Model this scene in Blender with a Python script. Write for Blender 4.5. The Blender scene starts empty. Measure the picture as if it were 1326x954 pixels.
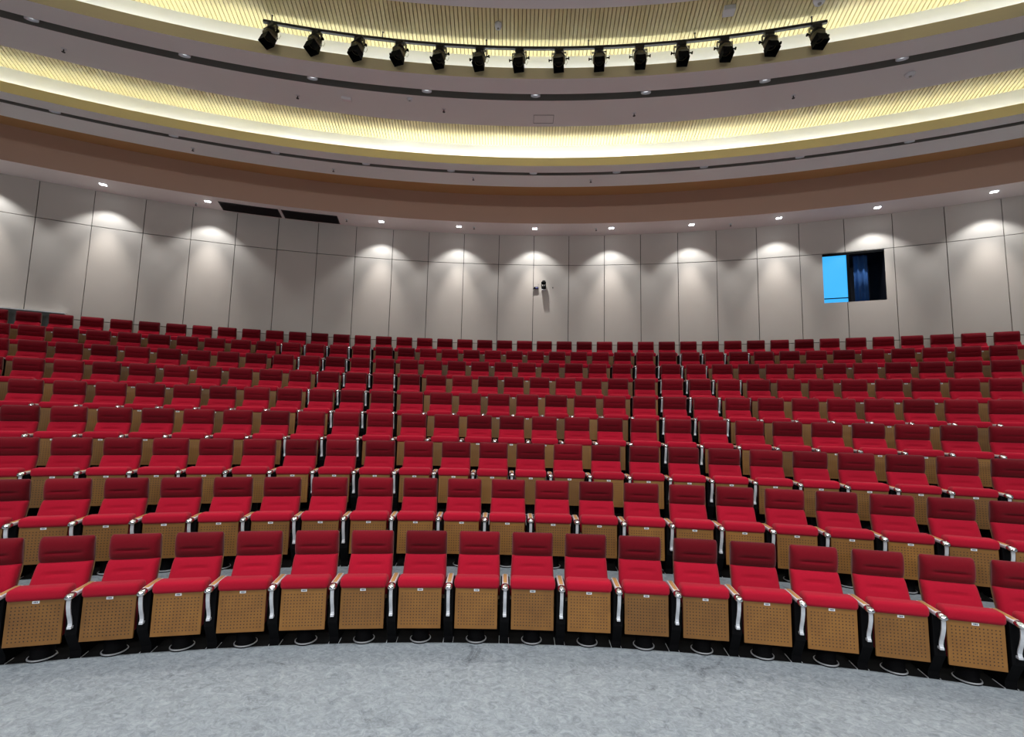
import bpy, bmesh, math, random
from mathutils import Vector, Matrix
random.seed(7)
sin, cos, pi = math.sin, math.cos, math.pi
SC = bpy.context.scene
COL = SC.collection

# ---------------------------------------------------------------- survey of the hall
CAM = dict(f=610.2102, pitch=0.102045, yaw=-0.205326, roll=-0.021484, x=-2.135295, y=10.728136, z=2.226447)
PITCH = 0.56
ROWR = [16.0779, 17.0827, 18.1023, 19.1101, 20.1399, 21.1477, 22.1652, 23.1731, 24.1024]
ROWZ = [0.0, 0.4167, 0.8255, 1.2342, 1.6598, 2.0838, 2.5180, 2.9398, 3.3638]
ROWA = [-0.462004, -0.495533, -0.523265, -0.551021, -0.574254, -0.622238, -0.639668, -0.658059, -0.675271]
RW = 24.5
ZSOF = 7.607

def P(r, t, z):
    return Vector((r * sin(t), r * cos(t), z))

def cam_axes():
    cy, sy = cos(CAM['yaw']), sin(CAM['yaw'])
    cp, sp = cos(CAM['pitch']), sin(CAM['pitch'])
    cr, sr = cos(CAM['roll']), sin(CAM['roll'])
    Ry = Matrix(((cy, -sy, 0), (sy, cy, 0), (0, 0, 1)))
    Rp = Matrix(((1, 0, 0), (0, cp, sp), (0, -sp, cp)))
    Rr = Matrix(((cr, 0, -sr), (0, 1, 0), (sr, 0, cr)))
    return Rr @ Rp @ Ry
AX = cam_axes()
CPOS = Vector((CAM['x'], CAM['y'], CAM['z']))
def project(p):
    v = AX @ (p - CPOS)
    if v.y < 0.05:
        return None
    return 663 + CAM['f'] * v.x / v.y, 477 - CAM['f'] * v.z / v.y

# ---------------------------------------------------------------- materials
def mat(name, color, rough=0.6, metal=0.0, emit=None, estr=0.0, spec=0.5, noise=None, bump=None, sheen=0.0):
    m = bpy.data.materials.new(name); m.use_nodes = True
    nt = m.node_tree; b = nt.nodes['Principled BSDF']
    b.inputs['Base Color'].default_value = (*color, 1)
    b.inputs['Roughness'].default_value = rough
    b.inputs['Metallic'].default_value = metal
    b.inputs['Specular IOR Level'].default_value = spec
    if sheen:
        b.inputs['Sheen Weight'].default_value = sheen
        b.inputs['Sheen Roughness'].default_value = 0.5
    if emit:
        b.inputs['Emission Color'].default_value = (*emit, 1)
        b.inputs['Emission Strength'].default_value = estr
    if noise or bump:
        tc = nt.nodes.new('ShaderNodeTexCoord')
        if noise:
            sc, amt, det = noise
            n = nt.nodes.new('ShaderNodeTexNoise'); n.inputs['Scale'].default_value = sc; n.inputs['Detail'].default_value = det
            nt.links.new(tc.outputs['Object'], n.inputs['Vector'])
            mx = nt.nodes.new('ShaderNodeMix'); mx.data_type = 'RGBA'; mx.blend_type = 'MIX'
            nt.links.new(n.outputs['Fac'], mx.inputs['Factor'])
            mx.inputs['A'].default_value = (*[c * (1 - amt) for c in color], 1)
            mx.inputs['B'].default_value = (*[min(1, c * (1 + amt)) for c in color], 1)
            nt.links.new(mx.outputs['Result'], b.inputs['Base Color'])
        if bump:
            sc, st, dist = bump
            n = nt.nodes.new('ShaderNodeTexNoise'); n.inputs['Scale'].default_value = sc; n.inputs['Detail'].default_value = 4
            nt.links.new(tc.outputs['Object'], n.inputs['Vector'])
            bp = nt.nodes.new('ShaderNodeBump'); bp.inputs['Strength'].default_value = st; bp.inputs['Distance'].default_value = dist
            nt.links.new(n.outputs['Fac'], bp.inputs['Height']); nt.links.new(bp.outputs['Normal'], b.inputs['Normal'])
    return m

M = {}
M['red'] = mat('red_fabric', (0.36, 0.006, 0.022), 0.9, spec=0.1, noise=(60, 0.10, 3), bump=(350, 0.3, 0.002), sheen=0.06)
M['darkred'] = mat('dark_red_fabric', (0.15, 0.003, 0.009), 0.9, spec=0.08, noise=(50, 0.12, 3), bump=(350, 0.3, 0.002), sheen=0.10)
M['wood'] = mat('oak_veneer', (0.30, 0.18, 0.08), 0.45, noise=(9, 0.18, 5))
M['orange_wood'] = mat('orange_wood', (0.44, 0.225, 0.075), 0.35, noise=(20, 0.2, 4))
M['black'] = mat('black_plastic', (0.004, 0.004, 0.0045), 0.7, spec=0.06)
M['black_metal'] = mat('black_metal', (0.016, 0.016, 0.017), 0.45)
M['chrome'] = mat('polished_chrome', (0.72, 0.73, 0.75), 0.18, metal=1.0)
M['alu'] = mat('brushed_aluminium', (0.66, 0.67, 0.70), 0.38, metal=0.35)
M['ring'] = mat('dull_ring', (0.30, 0.30, 0.31), 0.5)
M['white_plastic'] = mat('white_plastic', (0.75, 0.76, 0.78), 0.4)
M['ink'] = mat('dark_ink', (0.08, 0.09, 0.14), 0.5)
M['wallp'] = mat('pale_wall_panel', (0.56, 0.505, 0.455), 0.6, noise=(3, 0.03, 4), spec=0.3)
def vary(m, lo, hi):
    """each seat's cloth or board has its own slight wear: scale the colour per object"""
    nt = m.node_tree; b = nt.nodes['Principled BSDF']; N = nt.nodes.new
    oi = N('ShaderNodeObjectInfo'); mr = N('ShaderNodeMapRange'); nt.links.new(oi.outputs['Random'], mr.inputs[0])
    mr.inputs[3].default_value = lo; mr.inputs[4].default_value = hi
    hs = N('ShaderNodeHueSaturation'); nt.links.new(mr.outputs[0], hs.inputs['Value'])
    src = b.inputs['Base Color'].links[0].from_socket
    nt.links.new(src, hs.inputs['Color']); nt.links.new(hs.outputs[0], b.inputs['Base Color'])
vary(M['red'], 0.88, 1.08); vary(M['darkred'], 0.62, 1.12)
M['joint'] = mat('dark_joint', (0.02, 0.018, 0.016), 0.9)
M['ceil'] = mat('grey_ceiling_paint', (0.86, 0.84, 0.82), 0.8, spec=0.2)
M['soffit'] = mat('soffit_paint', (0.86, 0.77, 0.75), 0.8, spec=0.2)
M['tan'] = mat('tan_fascia', (0.60, 0.40, 0.30), 0.75, spec=0.2)  # flat brown over the tall fascia beside the soffit
M['amber'] = mat('amber_ceiling', (0.62, 0.36, 0.16), 0.75, spec=0.2)  # orange-brown all over the strip above the tall fascia
M['fascia_lo_bounce'] = mat('grey_fascia_yellow_bounce', (0.86, 0.69, 0.31), 0.75, spec=0.2)  # yellow light bounced off the ribbed boards, tinted into the lower fascia
M['fascia_up_bounce'] = mat('grey_fascia_olive_bounce', (0.56, 0.46, 0.27), 0.75, spec=0.2)  # cove light bounce put into the upper fascia's grey
M['white_paint'] = mat('white_cove_paint', (0.84, 0.86, 0.88), 0.6)
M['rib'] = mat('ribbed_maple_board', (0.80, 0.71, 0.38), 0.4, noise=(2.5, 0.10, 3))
M['slot'] = mat('dark_slot', (0.24, 0.22, 0.19), 0.5)
M['groove'] = mat('brown_groove', (0.30, 0.22, 0.09), 0.8)
M['grille'] = mat('dark_grille', (0.035, 0.028, 0.028), 0.6)
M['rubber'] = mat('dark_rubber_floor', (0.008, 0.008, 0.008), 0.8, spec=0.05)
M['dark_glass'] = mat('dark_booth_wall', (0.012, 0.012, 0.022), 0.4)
M['led_white'] = mat('lit_led', (1, 1, 1), 0.4, emit=(0.92, 0.96, 1.0), estr=26)
M['lampbody'] = mat('lamp_housing_rib_bounce', (0.12, 0.10, 0.055), 0.35, metal=0.3)  # dark metallic paint with the ribbed ceiling's bounce coloured in
M['parapet'] = mat('grey_green_parapet', (0.085, 0.095, 0.09), 0.6)
M['cable'] = mat('pale_cable', (0.35, 0.34, 0.30), 0.6)
M['blue_lit'] = mat('lit_blue_blind', (0.02, 0.08, 0.2), 0.6, emit=(0.045, 0.47, 1.0), estr=1.0)
M['blue_cloth'] = mat('blue_curtain', (0.02, 0.095, 0.30), 0.8)
M['lensd'] = mat('dark_lens', (0.02, 0.02, 0.018), 0.12)

# perforated wooden underside: rows of small dark holes in the board
def perforated():
    m = mat('perforated_veneer', (0.30, 0.16, 0.065), 0.5)
    nt = m.node_tree; b = nt.nodes['Principled BSDF']
    N = nt.nodes.new; L = nt.links.new
    tc = N('ShaderNodeTexCoord'); sp = N('ShaderNodeSeparateXYZ'); L(tc.outputs['Object'], sp.inputs[0])
    def math_(op, a, bb=None, c=None):
        n = N('ShaderNodeMath'); n.operation = op
        for k, v in enumerate((a, bb, c)):
            if v is None: continue
            if isinstance(v, (int, float)): n.inputs[k].default_value = v
            else: L(v, n.inputs[k])
        return n.outputs[0]
    S = 0.0285
    fx = math_('SUBTRACT', math_('FRACT', math_('ADD', math_('DIVIDE', sp.outputs['X'], S), 50.5)), 0.5)
    fz = math_('SUBTRACT', math_('FRACT', math_('ADD', math_('DIVIDE', sp.outputs['Z'], S), 50.0)), 0.5)
    d = math_('SQRT', math_('ADD', math_('MULTIPLY', fx, fx), math_('MULTIPLY', fz, fz)))
    hole = math_('LESS_THAN', d, 0.19)
    inx = math_('LESS_THAN', math_('ABSOLUTE', sp.outputs['X']), 0.187)
    inz = math_('MULTIPLY', math_('LESS_THAN', sp.outputs['Z'], 0.515), math_('GREATER_THAN', sp.outputs['Z'], 0.205))
    k = math_('MULTIPLY', hole, math_('MULTIPLY', inx, inz))
    n = N('ShaderNodeTexNoise'); n.inputs['Scale'].default_value = 7; n.inputs['Detail'].default_value = 4
    oi = N('ShaderNodeObjectInfo'); va = N('ShaderNodeVectorMath'); va.operation = 'ADD'
    L(tc.outputs['Object'], va.inputs[0]); L(oi.outputs['Location'], va.inputs[1]); L(va.outputs[0], n.inputs['Vector'])
    mx = N('ShaderNodeMix'); mx.data_type = 'RGBA'; L(n.outputs['Fac'], mx.inputs['Factor'])
    mx.inputs['A'].default_value = (0.150, 0.061, 0.012, 1); mx.inputs['B'].default_value = (0.265, 0.118, 0.022, 1)
    m2 = N('ShaderNodeMix'); m2.data_type = 'RGBA'; L(k, m2.inputs['Factor']); L(mx.outputs['Result'], m2.inputs['A'])
    m2.inputs['B'].default_value = (0.03, 0.012, 0.006, 1)
    L(m2.outputs['Result'], b.inputs['Base Color'])
    return m
M['perf'] = perforated(); vary(M['perf'], 0.72, 1.18)

def floor_mat():
    m = mat('mottled_grey_floor', (0.4, 0.42, 0.44), 0.45, spec=0.35)
    nt = m.node_tree; b = nt.nodes['Principled BSDF']; N = nt.nodes.new; L = nt.links.new
    tc = N('ShaderNodeTexCoord')
    def noise(scale, det, rough, dist, stretch=None):
        n = N('ShaderNodeTexNoise'); n.inputs['Scale'].default_value = scale; n.inputs['Detail'].default_value = det
        n.inputs['Roughness'].default_value = rough; n.inputs['Distortion'].default_value = dist
        if stretch:
            mp = N('ShaderNodeMapping'); mp.inputs['Scale'].default_value = stretch; mp.inputs['Rotation'].default_value = (0, 0, 0.5)
            L(tc.outputs['Object'], mp.inputs[0]); L(mp.outputs[0], n.inputs['Vector'])
        else: L(tc.outputs['Object'], n.inputs['Vector'])
        return n.outputs['Fac']
    r1 = N('ShaderNodeValToRGB'); L(noise(13, 10, 0.78, 1.4, (1, 1.25, 1)), r1.inputs[0])
    r1.color_ramp.elements[0].position = 0.34; r1.color_ramp.elements[0].color = (0.15, 0.172, 0.19, 1)
    r1.color_ramp.elements[1].position = 0.66; r1.color_ramp.elements[1].color = (0.36, 0.39, 0.41, 1)
    r2 = N('ShaderNodeValToRGB'); L(noise(2.6, 9, 0.75, 1.0), r2.inputs[0])
    r2.color_ramp.elements[0].position = 0.30; r2.color_ramp.elements[0].color = (0.16, 0.17, 0.19, 1)
    r2.color_ramp.elements[1].position = 0.43; r2.color_ramp.elements[1].color = (1, 1, 1, 1)
    mx = N('ShaderNodeMix'); mx.data_type = 'RGBA'; mx.blend_type = 'MULTIPLY'; mx.inputs['Factor'].default_value = 0.7
    L(r1.outputs[0], mx.inputs['A']); L(r2.outputs[0], mx.inputs['B'])
    r3 = N('ShaderNodeValToRGB'); L(noise(38, 6, 0.8, 0.6), r3.inputs[0])
    r3.color_ramp.elements[0].position = 0.62; r3.color_ramp.elements[0].color = (0, 0, 0, 1)
    r3.color_ramp.elements[1].position = 0.72; r3.color_ramp.elements[1].color = (1, 1, 1, 1)
    m3 = N('ShaderNodeMix'); m3.data_type = 'RGBA'; m3.blend_type = 'MIX'; m3.inputs['B'].default_value = (0.58, 0.60, 0.60, 1)
    L(mx.outputs['Result'], m3.inputs['A'])
    mu = N('ShaderNodeMath'); mu.operation = 'MULTIPLY'; mu.inputs[1].default_value = 0.6; L(r3.outputs[0], mu.inputs[0]); L(mu.outputs[0], m3.inputs['Factor'])
    L(m3.outputs['Result'], b.inputs['Base Color'])
    return m
M['floor'] = floor_mat()

# ---------------------------------------------------------------- mesh helper
class MB:
    def __init__(s): s.v = []; s.f = []; s.mi = []; s.sm = []
    def add(s, vs, fs, mi=0, smooth=False):
        o = len(s.v); s.v += [tuple(v) for v in vs]
        for f in fs: s.f.append(tuple(i + o for i in f)); s.mi.append(mi); s.sm.append(smooth)
        return s
    def box(s, x0, x1, y0, y1, z0, z1, mi=0, bev=0.0, X=None):
        bm = bmesh.new()
        r = bmesh.ops.create_cube(bm, size=1)
        for v in bm.verts:
            v.co = Vector(((x0 + x1) / 2 + v.co.x * (x1 - x0), (y0 + y1) / 2 + v.co.y * (y1 - y0), (z0 + z1) / 2 + v.co.z * (z1 - z0)))
        if bev > 0:
            bmesh.ops.bevel(bm, geom=bm.edges[:], offset=bev, segments=3, affect='EDGES', profile=0.5)
        bm.verts.index_update()
        vs = [v.co.copy() for v in bm.verts]
        if X is not None: vs = [X @ v for v in vs]
        s.add(vs, [[v.index for v in f.verts] for f in bm.faces], mi, bev > 0); bm.free(); return s
    def lathe(s, prof, n=20, mi=0, X=None, cap=True, smooth=True, phase=0.0):
        vs = []; fs = []
        for (r, z) in prof:
            for k in range(n):
                a = 2 * pi * k / n + phase; vs.append(Vector((r * cos(a), r * sin(a), z)))
        m = len(prof)
        for i in range(m - 1):
            for k in range(n):
                k2 = (k + 1) % n
                fs.append((i * n + k, i * n + k2, (i + 1) * n + k2, (i + 1) * n + k))
        if X is not None: vs = [X @ v for v in vs]
        s.add(vs, fs, mi, smooth)
        if cap:
            o = len(s.v) - len(vs)
            s.f.append(tuple(o + k for k in range(n))[::-1]); s.mi.append(mi); s.sm.append(False)
            s.f.append(tuple(o + (m - 1) * n + k for k in range(n))); s.mi.append(mi); s.sm.append(False)
        return s
    def tube(s, pts, rad, n=8, mi=0):
        pts = [Vector(p) for p in pts]; vs = []; fs = []
        up = Vector((0, 0, 1))
        for i, p in enumerate(pts):
            d = (pts[min(i + 1, len(pts) - 1)] - pts[max(i - 1, 0)]).normalized()
            a = d.cross(up)
            if a.length < 1e-3: a = d.cross(Vector((1, 0, 0)))
            a.normalize(); b = d.cross(a).normalized()
            for k in range(n):
                w = 2 * pi * k / n; vs.append(p + (a * cos(w) + b * sin(w)) * rad)
        for i in range(len(pts) - 1):
            for k in range(n):
                k2 = (k + 1) % n; fs.append((i * n + k, i * n + k2, (i + 1) * n + k2, (i + 1) * n + k))
        fs.append(tuple(range(n))[::-1]); fs.append(tuple((len(pts) - 1) * n + k for k in range(n)))
        return s.add(vs, fs, mi, True)
    def sweep_x(s, path, hw, th, mi=0, smooth=True):
        """ribbon following a (y,z) path, half width hw in x, thickness th"""
        n = len(path); L = []; R = []
        for i, (y, z) in enumerate(path):
            y0, z0 = path[max(i - 1, 0)]; y1, z1 = path[min(i + 1, n - 1)]
            d = math.hypot(y1 - y0, z1 - z0); ny, nz = -(z1 - z0) / d, (y1 - y0) / d
            L.append((y + ny * th / 2, z + nz * th / 2)); R.append((y - ny * th / 2, z - nz * th / 2))
        vs = []; fs = []
        for i in range(n):
            h = hw(i / (n - 1)) if callable(hw) else hw
            vs += [(-h, L[i][0], L[i][1]), (h, L[i][0], L[i][1]), (h, R[i][0], R[i][1]), (-h, R[i][0], R[i][1])]
        for i in range(n - 1):
            for k in range(4):
                k2 = (k + 1) % 4; fs.append((4 * i + k, 4 * i + k2, 4 * i + 4 + k2, 4 * i + 4 + k))
        fs.append((3, 2, 1, 0)); fs.append(tuple(4 * (n - 1) + k for k in range(4)))
        return s.add(vs, fs, mi, False)
    def ring(s, prof, t0, t1, n, mi=0, closed=False, mis=None, caps=False):
        """sweep a (r,z) profile round the hall's axis"""
        m = len(prof); vs = []; fs = []
        for i in range(n + 1):
            t = t0 + (t1 - t0) * i / n
            for (r, z) in prof: vs.append(P(r, t, z))
        o = len(s.v); s.v += [tuple(v) for v in vs]
        for i in range(n):
            for k in range(m if closed else m - 1):
                k2 = (k + 1) % m
                s.f.append((o + i * m + k, o + i * m + k2, o + (i + 1) * m + k2, o + (i + 1) * m + k))
                s.mi.append(mis[k] if mis else mi); s.sm.append(False)
        if closed and caps:
            s.f.append(tuple(o + k for k in range(m))[::-1]); s.mi.append(mi); s.sm.append(False)
            s.f.append(tuple(o + n * m + k for k in range(m))); s.mi.append(mi); s.sm.append(False)
        return s
    def build(s, name, mats, parent=None, loc=None, rz=None, fix=False):
        me = bpy.data.meshes.new(name); me.from_pydata(s.v, [], s.f)
        if not isinstance(mats, (list, tuple)): mats = [mats]
        for m in mats: me.materials.append(m)
        me.polygons.foreach_set('material_index', s.mi); me.polygons.foreach_set('use_smooth', s.sm)
        if fix:
            bm = bmesh.new(); bm.from_mesh(me); bmesh.ops.recalc_face_normals(bm, faces=bm.faces[:]); bm.to_mesh(me); bm.free()
        me.update()
        o = bpy.data.objects.new(name, me); COL.objects.link(o)
        if parent is not None: o.parent = parent
        if loc is not None: o.location = loc
        if rz is not None: o.rotation_euler.z = rz
        return o

def tag(o, label, cat, group=None):
    o['label'] = label; o['category'] = cat
    if group: o['group'] = group
    return o
def struct(o):
    o['kind'] = 'structure'; return o
def empty(name, loc=(0, 0, 0), rz=0):
    o = bpy.data.objects.new(name, None); o.empty_display_size = 0.1; COL.objects.link(o)
    o.location = loc; o.rotation_euler.z = rz; return o
KIDS = {}
def kids_of(o):
    return [c for c in COL.objects if c.parent is o]
def copy_tree(src, tree, loc, rz):
    r = src.copy(); COL.objects.link(r); r.location = loc; r.rotation_euler = (0, 0, rz)
    for (c, subs) in tree:
        cc = c.copy(); COL.objects.link(cc); cc.parent = r
        for g in subs:
            gg = g.copy(); COL.objects.link(gg); gg.parent = cc
    return r
ORD = ['', 'first', 'second', 'third', 'fourth', 'fifth', 'sixth', 'seventh', 'eighth', 'ninth', 'tenth', 'eleventh', 'twelfth',
       'thirteenth', 'fourteenth', 'fifteenth', 'sixteenth', 'seventeenth', 'eighteenth', 'nineteenth', 'twentieth',
       'twenty-first', 'twenty-second', 'twenty-third', 'twenty-fourth', 'twenty-fifth']

# ================================================================ SETTING
TA, TB = -1.25, 0.95           # angular extent that is modelled

# floor: flat apron and nine terraces, black rubber strip under every row
mb = MB(); prof = [(0.3, 0.0)]; mis = []
for k in range(9):
    R, z = ROWR[k], ROWZ[k]
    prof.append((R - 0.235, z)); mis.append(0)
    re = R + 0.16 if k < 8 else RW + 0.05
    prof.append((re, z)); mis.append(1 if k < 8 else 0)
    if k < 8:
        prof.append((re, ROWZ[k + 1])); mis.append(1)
mb.ring(prof, TA, TB, 120, mis=mis)
struct(mb.build('floor', [M['floor'], M['rubber']], fix=False))

# back wall: pale panels with dark joints
DW, AW = 0.0422394, -0.684826
ZJ, ZL = 6.7006, 4.33
HOLE = (0.1388, 0.1940, 5.37, 6.675)
mb = MB()
GAP = 0.016
def panel(t0, t1, z0, z1):
    if t1 - t0 < 1e-4 or z1 - z0 < 1e-3: return
    c = []
    for (r) in (RW, RW + 0.03):
        for (t, z) in ((t0, z0), (t1, z0), (t1, z1), (t0, z1)): c.append(P(r, t, z))
    mb.add(c, [(3, 2, 1, 0), (4, 5, 6, 7), (0, 1, 5, 4), (1, 2, 6, 5), (2, 3, 7, 6), (3, 0, 4, 7)], 0)
g = GAP / RW
for i in range(-13, 38):
    a, b = AW + i * DW, AW + (i + 1) * DW
    for (z0, z1) in ((3.36, ZL), (ZL, ZJ), (ZJ, ZSOF + 0.02)):
        A, B, C, D = a + g / 2, b - g / 2, z0 + GAP / 2, z1 - GAP / 2
        h0, h1, hz0, hz1 = HOLE
        if B <= h0 or A >= h1 or D <= hz0 or C >= hz1: panel(A, B, C, D); continue
        if A < h0: panel(A, h0, C, D)
        if B > h1: panel(h1, B, C, D)
        m0, m1 = max(A, h0), min(B, h1)
        if C < hz0: panel(m0, m1, C, hz0)
        if D > hz1: panel(m0, m1, hz1, D)
# dark backing behind the joints, leaving the booth opening free
def backing(t0, t1, z0, z1, n):
    mb.ring([(RW + 0.035, z0), (RW + 0.035, z1)], t0, t1, n, mi=1)
backing(TA, HOLE[0], 3.3, 7.7, 60); backing(HOLE[1], TB, 3.3, 7.7, 60)
backing(HOLE[0], HOLE[1], 3.3, HOLE[2], 4); backing(HOLE[0], HOLE[1], HOLE[3], 7.7, 4)
struct(mb.build('wall_back', [M['wallp'], M['joint']]))

# control booth window
w = struct(empty('window_1', P(RW, 0.166, HOLE[2]), 0))
wi = Matrix.Translation(-P(RW, 0.166, HOLE[2]))
def wbuild(mb, name, m, fix=True):
    mb.v = [tuple(Vector(v) - P(RW, 0.166, HOLE[2])) for v in mb.v]
    return mb.build(name, m, w, fix=False)
h0, h1, hz0, hz1 = HOLE
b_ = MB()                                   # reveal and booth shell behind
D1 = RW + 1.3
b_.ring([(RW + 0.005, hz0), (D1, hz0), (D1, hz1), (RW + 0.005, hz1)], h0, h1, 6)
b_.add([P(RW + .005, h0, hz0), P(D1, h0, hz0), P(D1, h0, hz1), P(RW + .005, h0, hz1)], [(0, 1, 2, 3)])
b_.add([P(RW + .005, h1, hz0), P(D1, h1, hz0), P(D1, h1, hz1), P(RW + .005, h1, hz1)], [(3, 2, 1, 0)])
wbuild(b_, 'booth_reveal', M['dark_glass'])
b_ = MB()
b_.ring([(RW + .02, hz0 + .012), (RW + .05, hz0 + .012), (RW + .05, hz1 - .05), (RW + .02, hz1 - .05)], h0 + .0003, 0.1608, 3, closed=True, caps=True)
bl = wbuild(b_, 'lit_blind', M['blue_lit']); bl['label'] = 'bright blue lit blind'
b_ = MB()
b_.ring([(RW + .0, hz0 + .10), (RW + .018, hz0 + .10), (RW + .018, hz0 + .125), (RW + .0, hz0 + .125)], h0 + .0003, 0.1612, 3, closed=True, caps=True)
wbuild(b_, 'blind_bar', M['black'])
b_ = MB()
b_.ring([(RW - .004, hz0), (RW + .08, hz0), (RW + .08, hz1), (RW - .004, hz1)], 0.1608, 0.1632, 1, closed=True, caps=True)
b_.ring([(RW - .006, hz1 - .05), (RW + .06, hz1 - .05), (RW + .06, hz1 + .012), (RW - .006, hz1 + .012)], h0, h1, 4, closed=True, caps=True)
wbuild(b_, 'window_frame', M['black'])
cu = MB()                                   # curtain hanging inside the right half of the booth
vs = []; NC = 60
for i in range(NC + 1):
    t = 0.1690 + (0.1815 - 0.1690) * i / NC
    r = RW + 0.22 + 0.022 * sin(i * 0.26)
    vs += [P(r, t, hz0 + .02), P(r, t, hz1 - .03), P(r + .006, t, hz1 - .03), P(r + .006, t, hz0 + .02)]
cu.add(vs, [f for i in range(NC) for f in ((4*i, 4*i+4, 4*i+5, 4*i+1), (4*i+2, 4*i+6, 4*i+7, 4*i+3), (4*i+1, 4*i+5, 4*i+6, 4*i+2), (4*i, 4*i+3, 4*i+7, 4*i+4))], 0, True)
c0 = P(RW + .22, 0.17525, hz0 + .02)
cu.v = [tuple(Vector(v) - c0) for v in cu.v]
tag(cu.build('curtain', M['blue_cloth'], loc=c0), 'dark blue curtain hanging inside the right half of the wall opening', 'curtain')

# ceiling -----------------------------------------------------------------
NS = 140
mb = MB()
mb.ring([(RW + 0.05, ZSOF), (23.63, ZSOF)], TA, TB, NS)
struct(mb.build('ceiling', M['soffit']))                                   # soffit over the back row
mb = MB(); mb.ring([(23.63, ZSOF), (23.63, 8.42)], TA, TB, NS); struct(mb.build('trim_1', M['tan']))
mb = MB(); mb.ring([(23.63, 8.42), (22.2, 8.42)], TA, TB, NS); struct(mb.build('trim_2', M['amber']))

def slotted(name, r_out, z_out, r_in, z_in, s_out, s_in, back_top, fas_top, mats):
    """hanging ceiling panel with a recessed lighting slot and an upstanding front fascia"""
    zl = lambda r: z_in + (z_out - z_in) * (r - r_in) / (r_out - r_in)
    D = 0.13
    prof = [(r_out, back_top), (r_out, z_out), (s_out, zl(s_out)), (s_out, zl(s_out) + D), (s_in, zl(s_in) + D), (s_in, zl(s_in)), (r_in, z_in)]
    mis = [0, 0, 2, 2, 2, 0]
    mb = MB(); mb.ring(prof, TA, TB, NS, mis=mis)
    mb.ring([(r_in, z_in), (r_in, fas_top), (r_in + 0.03, fas_top), (r_in + 0.03, z_in + 0.10)], TA, TB, NS, mis=[1, 1, 1])
    mb.ring([(r_in + 0.03, z_in + 0.10), (r_in + 0.24, z_in + 0.10)], TA, TB, NS, mi=3)
    return struct(mb.build(name, mats))
CP = [M['ceil'], M['fascia_lo_bounce'], M['slot'], M['white_paint']]; CP2 = [M['ceil'], M['fascia_up_bounce'], M['slot'], M['white_paint']]
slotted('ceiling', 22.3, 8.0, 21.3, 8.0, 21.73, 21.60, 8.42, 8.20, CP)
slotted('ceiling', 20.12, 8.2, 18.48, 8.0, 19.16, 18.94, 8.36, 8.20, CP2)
mb = MB(); mb.ring([(17.3, 8.62), (17.3, 8.2), (9.0, 8.2)], TA, TB, 100); struct(mb.build('ceiling', M['ceil']))
# white smooth upstands at the back of both coves
mb = MB(); mb.ring([(21.52, 8.08), (21.52, 8.64)], TA, TB, NS); struct(mb.build('trim_3', M['white_paint']))
mb = MB(); mb.ring([(18.71, 8.08), (18.71, 8.62)], TA, TB, NS); struct(mb.build('trim_4', M['white_paint']))
# ribbed timber ceilings above the coves
def ribs(name, r_in, r_out, z, dt):
    mb = MB(); d = 0.022
    n = int((TB - TA) / dt); vs = []; fs = []; prof = [(0, 0), (0.76, 0), (0.80, d), (0.96, d)]
    for i in range(n):
        for (u, h) in prof:
            t = TA + (i + u) * dt
            vs += [P(r_out, t, z + h), P(r_in, t, z + h)]
    m = len(vs) // 2
    for j in range(m - 1): fs.append((2*j, 2*j+1, 2*j+3, 2*j+2))
    mb.add(vs, fs, 0)
    for j in range(m - 1):
        if j % 4 == 2: mb.mi[j] = 1
    return struct(mb.build(name, [M['rib'], M['groove']]))
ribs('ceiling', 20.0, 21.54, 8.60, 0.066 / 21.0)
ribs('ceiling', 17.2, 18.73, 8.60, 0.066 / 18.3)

# hidden cove light strips: continuous runs lying in the troughs
def led_strip(name, r, z, t0, t1, n, s, label, group):
    m = mat('cove_led', (1, 1, 1), emit=(0.95, 0.98, 1.0), estr=s)
    mb = MB(); c = P(r, (t0 + t1) / 2, z)
    mb.ring([(r, z), (r + .03, z), (r + .03, z + .02), (r, z + .02)], t0, t1, n, closed=True, caps=True)
    mb.v = [tuple(Vector(v) - c) for v in mb.v]
    return tag(mb.build(name, m, loc=c), label, 'light strip', group)
NB = 22
LEDS = []
for k in range(NB):
    t0 = TA + (TB - TA) * k / NB; t1 = TA + (TB - TA) * (k + 1) / NB; tm = (t0 + t1) / 2
    s_lo = 12 + 40 * math.exp(-((tm + 0.17) / 0.20) ** 2)
    LEDS.append(led_strip('cove_light_strip', 21.37, 8.11, t0 + .001, t1 - .001, 6, s_lo, 'white light strip hidden in the trough of the lower ceiling cove', 'light strips in the lower cove'))
    LEDS.append(led_strip('cove_light_strip', 18.55, 8.11, t0 + .001, t1 - .001, 6, 17, 'white light strip hidden in the trough of the upper ceiling cove', 'light strips in the upper cove'))

# low parapet behind the left end of the back row
mb = MB()
mb.ring([(24.36, 3.364), (24.45, 3.364), (24.45, 4.43), (24.36, 4.43)], -0.80, -0.6535, 12, closed=True, caps=True, mi=0)
mb.ring([(24.34, 4.43), (24.47, 4.43), (24.47, 4.452), (24.34, 4.452)], -0.80, -0.6535, 12, closed=True, caps=True, mi=1)
c0 = P(24.4, -0.73, 3.364); mb.v = [tuple(Vector(v) - c0) for v in mb.v]
tag(mb.build('parapet', [M['parapet'], M['white_paint']], loc=c0, fix=True), 'low grey green parapet with white capping behind the left end of the back row', 'parapet')

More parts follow.
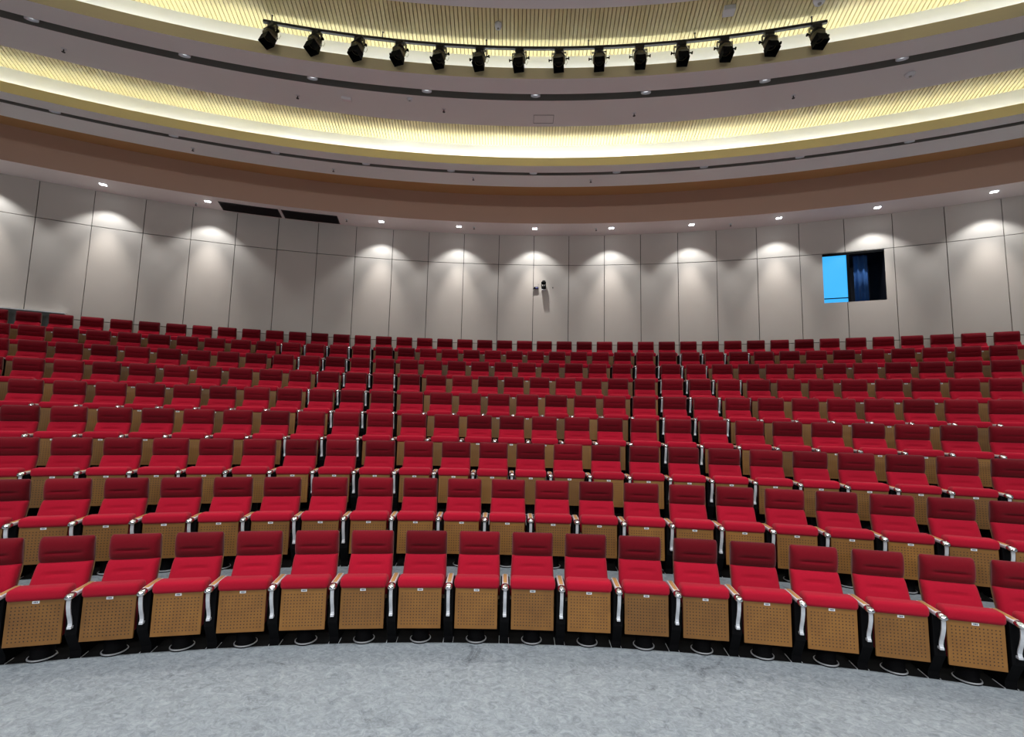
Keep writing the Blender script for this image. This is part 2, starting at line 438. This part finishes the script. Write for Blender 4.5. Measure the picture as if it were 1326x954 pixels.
# ================================================================ SEATS
def cushion(w0, w1, b, t, thick, grooves, nu=20, nv=36, e=5, ev=None):
    ev = ev or e
    """padded slab between bottom edge b=(y,z) and top edge t=(y,z)"""
    by, bz = b; ty, tz = t
    L = math.hypot(ty - by, tz - bz); dy, dz = (ty - by) / L, (tz - bz) / L
    ny, nz = -dz, dy                              # towards the front (-y)
    vs = []; fs = []
    for j in range(nv + 1):
        v = 0.5 - 0.5 * cos(pi * j / nv) if True else j / nv
        for i in range(nu + 1):
            u = -cos(pi * i / nu)
            w = (w0 + (w1 - w0) * v) / 2
            pil = max(0, 1 - abs(u) ** (e * 1.6)) ** 0.5 * max(0, 1 - abs(2 * v - 1) ** ev) ** 0.5
            g = 0
            for (gv, gu, gd, gs, curl) in grooves:
                vv = gv + curl * (u * u)
                s_ = 1 / (1 + math.exp((abs(u) - gu) * 24))
                g += gd * math.exp(-((v - vv) / gs) ** 2) * s_
            h = thick * pil - g
            # pull the corners in a little so they read round
            cx = 1 - 0.02 * (abs(2 * v - 1) ** 8) - (0.065 * max(0.0, 2 * v - 1) ** 18 if ev < 4 else 0)
            vs.append((u * w * cx, by + dy * L * v + ny * h, bz + dz * L * v + nz * h))
    n1 = nu + 1
    for j in range(nv):
        for i in range(nu): fs.append((j * n1 + i, j * n1 + i + 1, (j + 1) * n1 + i + 1, (j + 1) * n1 + i))
    per = [i for i in range(n1)] + [j * n1 + nu for j in range(1, nv + 1)] + [nv * n1 + i for i in range(nu - 1, -1, -1)] + [j * n1 for j in range(nv - 1, 0, -1)]
    fs.append(tuple(per[::-1]))
    return MB().add(vs, fs, 0, True)

def make_seat():
    root = empty('auditorium_seat')
    parts = []
    def part(mb, name, m, subs=(), fix=True, label=None):
        o = mb.build(name, m, root, fix=fix)
        if label: o['label'] = label
        ss = []
        for (smb, sname, sm, slabel) in subs:
            so = smb.build(sname, sm, o, fix=True)
            if slabel: so['label'] = slabel
            ss.append(so)
        parts.append((o, ss)); return o
    # head cushion (darker red than the lower back, nearly upright, leaning forward a touch)
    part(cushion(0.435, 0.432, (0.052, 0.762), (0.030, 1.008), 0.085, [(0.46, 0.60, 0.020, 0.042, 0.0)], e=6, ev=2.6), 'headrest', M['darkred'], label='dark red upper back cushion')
    # lower back cushion, reclined
    part(cushion(0.462, 0.434, (-0.085, 0.40), (0.052, 0.772), 0.075, [(0.70, 0.50, 0.026, 0.026, -0.04)], e=9), 'backrest', M['red'])
    # plywood shell behind
    sh = MB().sweep_x([(-0.075, 0.36), (-0.02, 0.52), (0.045, 0.70), (0.064, 0.80), (0.060, 0.90), (0.050, 0.985)], lambda u: 0.222 - 0.011 * u, 0.010)
    part(sh, 'back_shell', M['wood'], label='oak veneered shell of the back')
    # tipped up seat
    c = MB().box(-0.222, 0.222, -0.352, -0.190, 0.545, 0.648, bev=0.034)
    c.box(-0.198, 0.198, -0.312, -0.215, 0.215, 0.56, bev=0.02)
    part(c, 'seat_cushion', M['red'], fix=False)
    pn = MB().box(-0.207, 0.207, -0.330, -0.313, 0.172, 0.556, bev=0.003)
    tg = MB().box(-0.026, 0.026, -0.3335, -0.3300, 0.524, 0.545, mi=0)
    for (a, b) in ((-0.016, -0.010), (-0.007, 0.004), (0.007, 0.015)): tg.box(a, b, -0.3345, -0.3335, 0.529, 0.540, mi=1)
    for f in range(len(pn.sm)): pn.sm[f] = False
    part(pn, 'seat_panel', M['perf'], subs=[(tg, 'number_plate', [M['white_plastic'], M['ink']], 'small white number plate')], label='perforated wooden underside')
    # arm on the seat's right hand side
    ax = 0.278
    def shift(mb): mb.v = [(x + ax, y, z) for (x, y, z) in mb.v]; return mb
    arm = MB().box(-0.031, 0.031, -0.385, -0.070, 0.574, 0.609, bev=0.010)
    pad = MB().box(-0.018, 0.018, -0.335, -0.085, 0.606, 0.612, bev=0.0025)
    cap = MB().lathe([(0.001, -0.058), (0.022, -0.055), (0.034, -0.040), (0.038, -0.015), (0.036, 0.015), (0.027, 0.030), (0.001, 0.034)], 16,
                     X=Matrix.Translation((0, -0.385, 0.590)) @ Matrix.Rotation(math.radians(100), 4, 'X') @ Matrix.Diagonal((1, 0.72, -1, 1)), cap=False)
    part(shift(arm), 'armrest', M['alu'], subs=[(shift(pad), 'arm_pad', M['orange_wood'], 'orange wooden arm pad'), (shift(cap), 'arm_cap', M['chrome'], 'rounded chrome arm end')])
    st = MB().sweep_x([(-0.408, 0.585), (-0.412, 0.54), (-0.406, 0.49), (-0.388, 0.43), (-0.366, 0.38), (-0.356, 0.345), (-0.360, 0.315)], 0.0155, 0.009)
    st.box(-0.0165, 0.0165, -0.372, -0.330, 0.300, 0.322, bev=0.003)
    part(shift(st), 'arm_bracket', M['alu'], label='curved silver arm bracket')
    lg = MB(); pf = [(-0.335, 0.578), (-0.335, 0.24), (-0.225, 0.06), (-0.225, 0.0), (0.03, 0.0), (0.03, 0.05), (-0.05, 0.10), (-0.05, 0.578)]
    vs = [(sx * 0.043, y, z) for sx in (-1, 1) for (y, z) in pf]; m_ = len(pf)
    lg.add(vs, [tuple(range(m_)), tuple(range(2 * m_ - 1, m_ - 1, -1))] + [(q, (q + 1) % m_, (q + 1) % m_ + m_, q + m_) for q in range(m_)])
    ft = MB().box(-0.050, -0.045, -0.235, -0.08, 0.0, 0.004); ft.box(0.045, 0.049, -0.235, -0.12, 0.0, 0.004)  # thin pale lines on the floor either side of the leg
    part(shift(lg), 'leg_panel', M['black'], fix=True, subs=[(shift(ft), 'pale_strip', M['alu'], 'thin pale strips beside the leg')])
    pd = MB().lathe([(0.10, 0.0), (0.10, 0.018), (0.084, 0.022), (0.083, 0.30)], 24, X=Matrix.Translation((0, -0.165, 0)))
    rg = MB().lathe([(0.1005, 0.0100), (0.1025, 0.011), (0.1025, 0.018), (0.100, 0.0205), (0.094, 0.021)], 28, X=Matrix.Translation((0, -0.165, 0)), cap=False)
    part(pd, 'pedestal', M['black'], subs=[(rg, 'base_ring', M['ring'], 'pale ring around the pedestal foot')])
    # hinge bar tying seat to arms
    hb = MB().tube([(-0.21, -0.14, 0.34), (0.237, -0.14, 0.34)], 0.013, 8)
    part(hb, 'hinge_bar', M['black_metal'])
    return root, parts

ROWNAME = ['the front row', 'the second row from the front', 'the third row from the front', 'the fourth row from the front', 'the fifth row from the front',
           'the fourth row from the back', 'the third row from the back', 'the second row from the back', 'the back row by the wall']
ROWGROUP = ['seats in the front row', 'seats in the second row', 'seats in the third row', 'seats in the fourth row', 'seats in the fifth row',
            'seats in the fourth row from the back', 'seats in the third row from the back', 'seats in the second row from the back', 'seats in the back row']
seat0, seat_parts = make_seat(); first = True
def in_frame(r, t, z):
    X = Matrix.Translation(P(r, t, z)) @ Matrix.Rotation(-t, 4, 'Z')
    n = 0
    for x in (-0.21, 0.21, 0.30):
        for (y, zz) in ((0.0, 1.0), (0.0, 0.75), (-0.35, 0.6), (-0.33, 0.2)):
            q = project(X @ Vector((x, y, zz)))
            if q and 3 < q[0] < 1323 and q[1] < 950: n += 1
    return n > 0
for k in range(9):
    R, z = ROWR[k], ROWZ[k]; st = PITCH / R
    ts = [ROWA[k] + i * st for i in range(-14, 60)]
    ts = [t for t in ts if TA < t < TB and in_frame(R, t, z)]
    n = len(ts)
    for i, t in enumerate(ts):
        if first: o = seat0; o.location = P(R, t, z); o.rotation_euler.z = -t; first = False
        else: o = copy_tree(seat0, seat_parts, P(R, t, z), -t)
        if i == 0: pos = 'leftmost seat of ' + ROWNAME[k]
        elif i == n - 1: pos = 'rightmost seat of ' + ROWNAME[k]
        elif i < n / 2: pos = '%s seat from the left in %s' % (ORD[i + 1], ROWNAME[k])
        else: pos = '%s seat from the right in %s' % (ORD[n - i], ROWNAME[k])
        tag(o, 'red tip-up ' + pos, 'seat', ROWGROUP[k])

# ================================================================ CEILING THINGS
# small square twin downlights in the soffit, washing the wall
def make_downlight():
    root = empty('downlight')
    h = MB().box(-0.075, 0.075, -0.060, 0.060, -0.010, 0.0, bev=0.003); ho = h.build('trim_plate', M['white_plastic'], root)
    l = MB()
    for sx in (-1, 1):
        for sy in (-1, 1): l.box(sx * 0.036 - 0.024, sx * 0.036 + 0.024, sy * 0.024 - 0.019, sy * 0.024 + 0.019, -0.016, -0.011)
    lo = l.build('led_lens', M['led_white'], root); lo['label'] = 'four bright square lenses'
    return root, [(ho, []), (lo, [])]
dl, dlp = make_downlight(); first = True
WALLT = [(-0.6302 + 0.0905 * k) for k in range(-2, 13) if k != 2]
DN = {0: 'square white ceiling downlight nearest the left edge of the photo', 1: 'square white ceiling downlight just left of the dark ceiling grilles',
      3: 'square white ceiling downlight just right of the dark ceiling grilles', 4: 'square white soffit downlight, second to the right of the dark grilles',
      5: 'square white soffit downlight above the wall camera, slightly left', 6: 'square white soffit downlight, first to the right of the wall camera',
      7: 'square white soffit downlight, second to the right of the wall camera', 8: 'square white soffit downlight, second to the left of the blue booth window',
      9: 'square white soffit downlight directly above the blue lit booth window', 10: 'square white soffit downlight nearest the right edge of the photo'}
def spot(name, loc, energy, size, blend, color, rad=0.05, tgt=None):
    l = bpy.data.lights.new(name, 'SPOT'); l.energy = energy; l.spot_size = math.radians(size); l.spot_blend = blend; l.color = color; l.shadow_soft_size = rad
    o = bpy.data.objects.new(name, l); COL.objects.link(o); o.location = loc
    if tgt is not None:
        o.rotation_euler = (Vector(tgt) - Vector(loc)).to_track_quat('-Z', 'Y').to_euler()
    return o
for k in range(-2, 13):
    if k == 2: continue
    t = -0.6302 + 0.0905 * k
    spot('wall_wash_light', P(23.97, t, ZSOF - 0.03), 92, 103, 0.42, (0.93, 0.98, 1.0), 0.03, P(24.02, t, 0))
    spot('wall_wash_light', P(23.97, t, ZSOF - 0.03), 230, 48, 1.0, (1.0, 0.97, 0.93), 0.04, P(24.5, t, 3.6))
    if k not in DN: continue
    if first: o = dl; first = False; o.location = P(23.97, t, ZSOF); o.rotation_euler.z = -t
    else: o = copy_tree(dl, dlp, P(23.97, t, ZSOF), -t)
    tag(o, DN[k], 'downlight', 'downlights in the soffit')

# round downlights recessed in the two dark slots
def make_slot_light():
    root = empty('recessed_spotlight')
    c = MB().lathe([(0.001, 0.0), (0.034, 0.0), (0.042, -0.080), (0.045, -0.080), (0.045, 0.0), (0.001, 0.003)], 20, cap=False, X=Matrix.Diagonal((2.0, 1, 1, 1))); co = c.build('reflector', M['white_plastic'], root)
    l = MB().lathe([(0.001, -0.040), (0.028, -0.040), (0.028, -0.030), (0.001, -0.030)], 16, cap=False, smooth=False, X=Matrix.Diagonal((2.0, 1, 1, 1)))
    lo = l.build('lens', mat('slot_lens', (1, 1, 1), emit=(0.9, 0.95, 1), estr=1.2), root)
    return root, [(co, []), (lo, [])]
sl, slp = make_slot_light(); first = True
LOW_T = [-0.6355 + 0.0907 * k for k in range(10)]
UP_T = [-0.6023 + 0.1048 * k for k in range(8)]
for (ts, r, z, nm, e) in ((LOW_T, 21.675, 8.095, 'lower', 95), (UP_T, 19.07, 8.19, 'upper', 130)):
    n = len(ts)
    for i, t in enumerate(ts):
        if first: o = sl; first = False; o.location = P(r, t, z); o.rotation_euler.z = -t
        else: o = copy_tree(sl, slp, P(r, t, z), -t)
        pos = ('leftmost' if i == 0 else 'rightmost' if i == n - 1 else ORD[i + 1] + ' from the left' if i < n / 2 else ORD[n - i] + ' from the right')
        tag(o, 'small round spotlight recessed in the %s dark ceiling slot, %s' % (nm, pos), 'spotlight', 'spotlights in the %s slot' % nm)
    for i in range(-2, n + 3):
        t = ts[0] + (ts[1] - ts[0]) * i
        if TA < t < TB: spot('slot_light', P(r, t, z - 0.09), e, 92, 0.7, (1.0, 0.97, 0.93), 0.04, P(r - 0.9, t, 0))

# two dark air grilles in the soffit
for (a, b, lab) in ((-0.5293, -0.4703, 'long dark air grille set in the soffit, the left one of two'), (-0.4670, -0.4075, 'long dark air grille set in the soffit, the right one of two')):
    tm = (a + b) / 2; c0 = P(24.15, tm, ZSOF)
    root = empty('air_grille', c0)
    f = MB()
    f.ring([(23.88, ZSOF - .012), (23.905, ZSOF - .012), (23.905, ZSOF), (23.88, ZSOF)], a, b, 6, closed=True, caps=True)
    f.ring([(24.405, ZSOF - .012), (24.43, ZSOF - .012), (24.43, ZSOF), (24.405, ZSOF)], a, b, 6, closed=True, caps=True)
    f.ring([(23.88, ZSOF - .012), (24.43, ZSOF - .012), (24.43, ZSOF), (23.88, ZSOF)], a, a + .001, 1, closed=True, caps=True)
    f.ring([(23.88, ZSOF - .012), (24.43, ZSOF - .012), (24.43, ZSOF), (23.88, ZSOF)], b - .001, b, 1, closed=True, caps=True)
    f.v = [tuple(Vector(v) - c0) for v in f.v]; f.build('grille_frame', M['grille'], root)
    f = MB(); f.ring([(23.89, ZSOF - .003), (24.42, ZSOF - .003)], a, b, 6)
    for q in range(20):
        r = 23.92 + q * 0.025
        f.ring([(r, ZSOF - .010), (r + .008, ZSOF - .004)], a, b, 6)
    f.v = [tuple(Vector(v) - c0) for v in f.v]; f.build('grille_slats', M['grille'], root)
    tag(root, lab, 'air grille', 'air grilles in the soffit')

# stage lighting rail and its fourteen spotlights
RR, RZ = 18.37, 8.47
rail = empty('lighting_rail', P(RR, -0.18, RZ))
c0 = P(RR, -0.18, RZ)
mb = MB(); mb.ring([(RR - .022, RZ - .022), (RR + .022, RZ - .022), (RR + .022, RZ + .022), (RR - .022, RZ + .022)], -0.4263, 0.0650, 60, closed=True, caps=True)
mb.v = [tuple(Vector(v) - c0) for v in mb.v]; mb.build('rail_bar', M['black_metal'], rail)
for k in range(6):
    t = -0.4195 + 0.0946 * k
    mb = MB().lathe([(0.009, 0), (0.009, 0.13)], 10, X=Matrix.Translation(P(RR, t, RZ + .01) - c0)); mb.box(-.014, .014, -.014, .014, .118, .13, X=Matrix.Translation(P(RR, t, RZ + .01) - c0))
    mb.build('hanger', M['black_metal'], rail)
tag(rail, 'long curved black lighting rail hung below the upper ribbed ceiling', 'lighting rail')

def make_spot():
    root = empty('stage_spotlight'); parts = []
    ang = math.radians(17)          # axis leans from straight down towards the stage
    piv = Vector((0, -0.02, -0.19))
    # body frame: +Z of lathe = beam direction
    X = Matrix.Translation(piv) @ Matrix.Rotation(-ang, 4, 'X') @ Matrix.Rotation(pi, 4, 'X')
    def part(mb, name, m, subs=(), label=None):
        o = mb.build(name, m, root, fix=True)
        if label: o['label'] = label
        ss = []
        for (s_, sn, sm) in subs: ss.append(s_.build(sn, sm, o, fix=True))
        parts.append((o, ss))
    cl = MB().box(-0.075, 0.075, -0.035, 0.035, -0.045, 0.0, bev=0.006); cl.lathe([(0.014, -0.07), (0.014, -0.04)], 10)
    part(cl, 'clamp', M['black_metal'])
    yk = MB()
    for s_ in (-1, 1):
        yk.box(s_ * 0.120 - 0.004, s_ * 0.120 + 0.004, -0.03, 0.015, -0.20, -0.065)
    yk.box(-0.124, 0.124, -0.025, 0.012, -0.072, -0.064)
    part(yk, 'yoke', M['lampbody'])
    body = MB().lathe([(0.02, -0.125), (0.055, -0.12), (0.072, -0.09), (0.098, -0.02), (0.112, 0.03), (0.108, 0.06), (0.080, 0.075), (0.078, 0.085)], 8, X=X, smooth=False, phase=pi / 8)
    fins = MB()
    for q in range(3): fins.lathe([(0.086 + q * .010, -0.075 + q * .03), (0.094 + q * .010, -0.075 + q * .03), (0.094 + q * .010, -0.068 + q * .03), (0.086 + q * .010, -0.068 + q * .03)], 8, X=X, smooth=False, phase=pi / 8)
    part(body, 'lamp_body', M['lampbody'], subs=[(fins, 'cooling_fins', M['black_metal'])])
    bd = MB(); hw = 0.080
    for q in range(4):
        Q = X @ Matrix.Rotation(q * pi / 2, 4, 'Z')
        bd.add([Q @ Vector(v) for v in ((-hw, hw, 0.070), (hw, hw, 0.070), (hw * 1.06, hw * 1.08, 0.215), (-hw * 1.06, hw * 1.08, 0.215),
                                        (-hw, hw - .006, 0.070), (hw, hw - .006, 0.070), (hw * 1.06, hw * 1.08 - .006, 0.205), (-hw * 1.06, hw * 1.08 - .006, 0.205))],
               [(0, 1, 2, 3), (7, 6, 5, 4), (0, 4, 5, 1), (1, 5, 6, 2), (2, 6, 7, 3), (3, 7, 4, 0)])
    bd.box(-hw, hw, -hw, hw, 0.066, 0.074, X=X)
    part(bd, 'barn_door', M['black'], subs=[(MB().lathe([(0.001, 0.100), (0.05, 0.093), (0.072, 0.078)], 20, X=X, cap=False), 'lens', M['lensd'])])
    for s_ in (-1, 1):
        K = Matrix.Translation(piv + Vector((s_ * 0.112, 0, 0))) @ Matrix.Rotation(s_ * pi / 2, 4, 'Y')
        part(MB().lathe([(0.010, 0), (0.010, 0.045), (0.024, 0.048), (0.024, 0.062), (0.004, 0.064)], 12, X=K), 'knob', M['black'])
    cb = MB().tube([(0.07, 0.02, -0.05), (0.12, 0.05, -0.12), (0.135, 0.06, -0.20), (0.115, 0.05, -0.25), (0.08, 0.02, -0.22)], 0.004, 6)
    part(cb, 'cable', M['cable'])
    return root, parts
sp, spp = make_spot(); first = True
for k in range(14):
    t = -0.4188 + 0.03658 * k
    if first: o = sp; first = False; o.location = P(RR, t, RZ - .0265); o.rotation_euler.z = 0.95 * (t + 0.19)
    else: o = copy_tree(sp, spp, P(RR, t, RZ - .0265), 0.95 * (t + 0.19))
    pos = 'leftmost on the curved rail' if k == 0 else 'rightmost on the curved rail' if k == 13 else (ORD[k + 1] + ' from the left on the curved rail' if k < 7 else ORD[14 - k] + ' from the right on the curved rail')
    tag(o, 'black stage spotlight with barn doors, ' + pos, 'stage light', 'stage spotlights on the rail')

# small fittings under the ceiling panels
def sprinkler(t, r, z, label, group='sprinkler heads under the ceiling'):
    root = empty('sprinkler_head', P(r, t, z), -t)
    MB().lathe([(0.040, 0.0), (0.038, -0.008), (0.020, -0.012)], 16).build('rosette', M['white_plastic'], root, fix=True)
    m = MB().lathe([(0.008, -0.010), (0.010, -0.035), (0.005, -0.045), (0.004, -0.058)], 10); m.lathe([(0.026, -0.058), (0.026, -0.062)], 14)
    m.build('sprinkler_nozzle', M['black_metal'], root, fix=True)
    tag(root, label, 'sprinkler', group)
zc = lambda r: 8.0 + (r - 18.48) * 0.2 / 1.64
for (t, r, lab) in ((-0.5943, 19.67, 'small dark sprinkler head on the grey upper ceiling panel, leftmost'),
                    (-0.4122, 19.65, 'small dark sprinkler head on the upper ceiling panel, second from left'),
                    (-0.2734, 19.57, 'small dark sprinkler head on the upper ceiling panel, third from left'),
                    (-0.0850, 19.68, 'small dark sprinkler head on the upper ceiling panel, second from right'),
                    (0.0575, 19.60, 'small dark sprinkler head on the upper ceiling panel, rightmost')):
    sprinkler(t, r, zc(r), lab, 'sprinkler heads on the upper panel')
def ray_t(px, py, z):
    u = (px - 663) / CAM['f']; v = -(py - 477) / CAM['f']
    d = AX.transposed() @ Vector((u, 1, v)); k = (z - CPOS.z) / d.z
    X = CPOS + d * k; return math.atan2(X.x, X.y), math.hypot(X.x, X.y)
for i, (px, py) in enumerate(((250, 192), (432, 219), (613, 230), (765, 233))):
    t, r = ray_t(px, py, 8.0)
    sprinkler(t, r, 8.0, 'tiny sprinkler head under the lower ceiling band, ' + ['leftmost', 'second from left', 'second from right', 'rightmost'][i], 'sprinkler heads on the lower band')
for i, (px, py) in enumerate(((254, 263), (449, 284), (614, 294), (772, 296), (946, 290))):
    t, r = ray_t(px, py, ZSOF)
    sprinkler(t, r, ZSOF, 'tiny sprinkler head on the soffit by the wall, ' + ['leftmost', 'second from left', 'middle one', 'second from right', 'rightmost'][i], 'sprinkler heads on the soffit')
def disc(name, t, r, z, rad, h, label, cat, m='white_plastic'):
    root = empty(name, P(r, t, z), -t)
    MB().lathe([(rad, 0), (rad, -h * .4), (rad * .75, -h), (0.002, -h * 1.05)], 24).build('housing', M[m], root, fix=True)
    MB().lathe([(rad * .3, -h * 1.0), (rad * .28, -h * 1.15), (0.002, -h * 1.2)], 14).build('sensor', M['cable'], root, fix=True)
    tag(root, label, cat)
disc('smoke_detector', -0.2191, 18.02, 8.60, 0.06, 0.08, 'white dome detector on the ribbed ceiling behind the lighting rail, left of centre', 'smoke detector')
disc('smoke_detector', 0.0531, 18.02, 8.60, 0.085, 0.09, 'white dome detector on the ribbed ceiling above the right end of the rail', 'smoke detector')
disc('smoke_detector', -0.3051, 19.29, zc(19.29), 0.055, 0.04, 'small white round detector on the grey ceiling panel left of centre', 'smoke detector')
disc('smoke_detector', 0.1453, 19.51, zc(19.51), 0.075, 0.05, 'small round detector on the grey ceiling panel at far right', 'smoke detector')
root = empty('ceiling_speaker', P(17.93, -0.0184, 8.60), 0.0184)
MB().box(-0.085, 0.085, -0.075, 0.075, -0.10, -0.02, bev=0.006).build('speaker_box', M['white_plastic'], root)
MB().lathe([(0.02, -0.03), (0.02, 0.0)], 12).build('mount', M['black_metal'], root, fix=True)
tag(root, 'white square box fixed to the ribbed ceiling right of centre', 'speaker')
root = empty('access_box', P(19.50, -0.3663, zc(19.5)), 0.3663)
MB().box(-0.09, 0.09, -0.05, 0.05, -0.05, 0.0, bev=0.008).build('cover', M['ceil'], root)
MB().box(-0.07, 0.07, -0.03, 0.03, -0.054, -0.05).build('cover_plate', M['soffit'], root)
tag(root, 'small pale square ceiling box on the grey panel left of centre', 'ceiling box')
root = empty('access_hatch', P(19.82, -0.174, zc(19.82)), 0.174)
m = MB()
for (x0, x1, y0, y1) in ((-.20, .20, -.16, -.154), (-.20, .20, .154, .16), (-.20, -.194, -.16, .16), (.194, .20, -.16, .16)): m.box(x0, x1, y0, y1, -.006, 0.0)
m.build('hatch_edge', M['grille'], root); MB().box(-.19, .19, -.15, .15, -.004, .0).build('hatch_door', M['ceil'], root)
root.rotation_euler = (math.atan(0.122), 0, 0.174)
tag(root, 'thin outlined square access hatch in the grey ceiling panel at centre', 'access hatch')

# camera and little box on the wall
root = empty('wall_camera', P(RW, -0.1656, 6.07), 0.1656)
k = MB().box(-0.06, 0.06, -0.15, 0.0, -0.155, -0.135, bev=0.004); k.box(-0.045, 0.045, -0.02, 0.0, -0.16, 0.02, bev=0.003)
k.build('bracket', M['white_plastic'], root)
k = MB().lathe([(0.062, -0.13), (0.068, -0.10), (0.066, -0.05), (0.05, -0.035)], 20, X=Matrix.Translation((0, -0.095, 0)))
k.build('camera_base', M['black'], root, fix=True)
k = MB().box(-0.068, -0.045, -0.125, -0.065, -0.06, 0.10, bev=0.008); k.box(0.045, 0.068, -0.125, -0.065, -0.06, 0.10, bev=0.008)
k.build('camera_fork', M['black'], root)
k = MB().box(-0.046, 0.046, -0.17, -0.04, 0.015, 0.125, bev=0.02)
ko = k.build('camera_head', M['black'], root)
MB().lathe([(0.032, 0.0), (0.030, 0.02), (0.001, 0.022)], 18, X=Matrix.Translation((0, -0.165, 0.07)) @ Matrix.Rotation(pi / 2, 4, 'X')).build('lens', M['lensd'], ko, fix=True)
tag(root, 'black pan and tilt camera on a white wall bracket', 'camera')
root = empty('wall_receiver', P(RW, -0.1745, 6.00), 0.1745)
MB().box(-0.07, 0.07, -0.06, 0.0, -0.028, 0.028, bev=0.006).build('receiver_case', M['black'], root)
MB().tube([(0.055, -0.02, 0.02), (0.065, -0.03, 0.12)], 0.004, 6).build('antenna', M['black'], root)
MB().box(-0.02, 0.05, -0.0625, -0.0595, -0.014, 0.014).build('display', mat('violet_display', (0.05, 0.05, 0.1), emit=(0.15, 0.15, 0.45), estr=0.8), root)
tag(root, 'little black receiver box on the wall left of the camera', 'receiver')
root = empty('wall_plug', P(RW, -0.1545, 6.02), 0.1545)
MB().box(-0.012, 0.012, -0.012, 0.0, -0.02, 0.02, bev=0.003).build('plug_body', M['black'], root)
tag(root, 'tiny black plug on the wall right of the camera', 'plug')

# ================================================================ HOUSE LIGHTS AND UNSEEN FILL
def area(name, loc, tgt, sx, sy, e, color):
    l = bpy.data.lights.new(name, 'AREA'); l.shape = 'RECTANGLE'; l.size = sx; l.size_y = sy; l.energy = e; l.color = color; l.spread = math.radians(128)
    o = bpy.data.objects.new(name, l); COL.objects.link(o); o.location = loc
    o.rotation_euler = (Vector(tgt) - Vector(loc)).to_track_quat('-Z', 'Y').to_euler(); return o
# soft area lamps, unseen, under the ceiling above and behind the photographer
for (x, y) in ((-8, 10), (-3.5, 12), (1, 12), (5.5, 10), (-6, 5), (-1, 5), (4, 5)):
    area('house_light', (x, y, 8.1), (x * 1.05, y + 2.5, 0), 0.8, 0.8, 165, (0.93, 0.97, 1.0))
# soft fill added out of view behind the photographer for the seat fronts
for x in (-6, -1, 4):
    area('front_fill', (x, -1.0, 6.5), (x * 1.2, 18, 2.0), 1.5, 0.8, 90, (0.96, 0.98, 1.0))

wd = bpy.data.worlds.new('World'); SC.world = wd; wd.use_nodes = True
wd.node_tree.nodes['Background'].inputs[0].default_value = (0.62, 0.64, 0.70, 1)
wd.node_tree.nodes['Background'].inputs[1].default_value = 0.19

# ================================================================ CAMERA
cd = bpy.data.cameras.new('camera'); co = bpy.data.objects.new('camera', cd); COL.objects.link(co)
cd.sensor_fit = 'HORIZONTAL'; cd.sensor_width = 36; cd.lens = CAM['f'] / 1326 * 36; cd.clip_end = 200; cd.clip_start = 0.05
right, fwd, up = AX[0], AX[1], AX[2]
Rm = Matrix((right, up, -fwd)).transposed().to_4x4()
co.matrix_world = Matrix.Translation(CPOS) @ Rm
SC.camera = co

SC.view_settings.view_transform = 'Standard'; SC.view_settings.look = 'None'
SC.view_settings.exposure = 0.0; SC.view_settings.gamma = 1.0; SC.view_settings.use_curve_mapping = False
try:
    SC.cycles.use_denoising = True; SC.cycles.denoiser = 'OPENIMAGEDENOISE'
    SC.cycles.max_bounces = 6; SC.cycles.diffuse_bounces = 4; SC.cycles.sample_clamp_indirect = 6
except Exception: pass
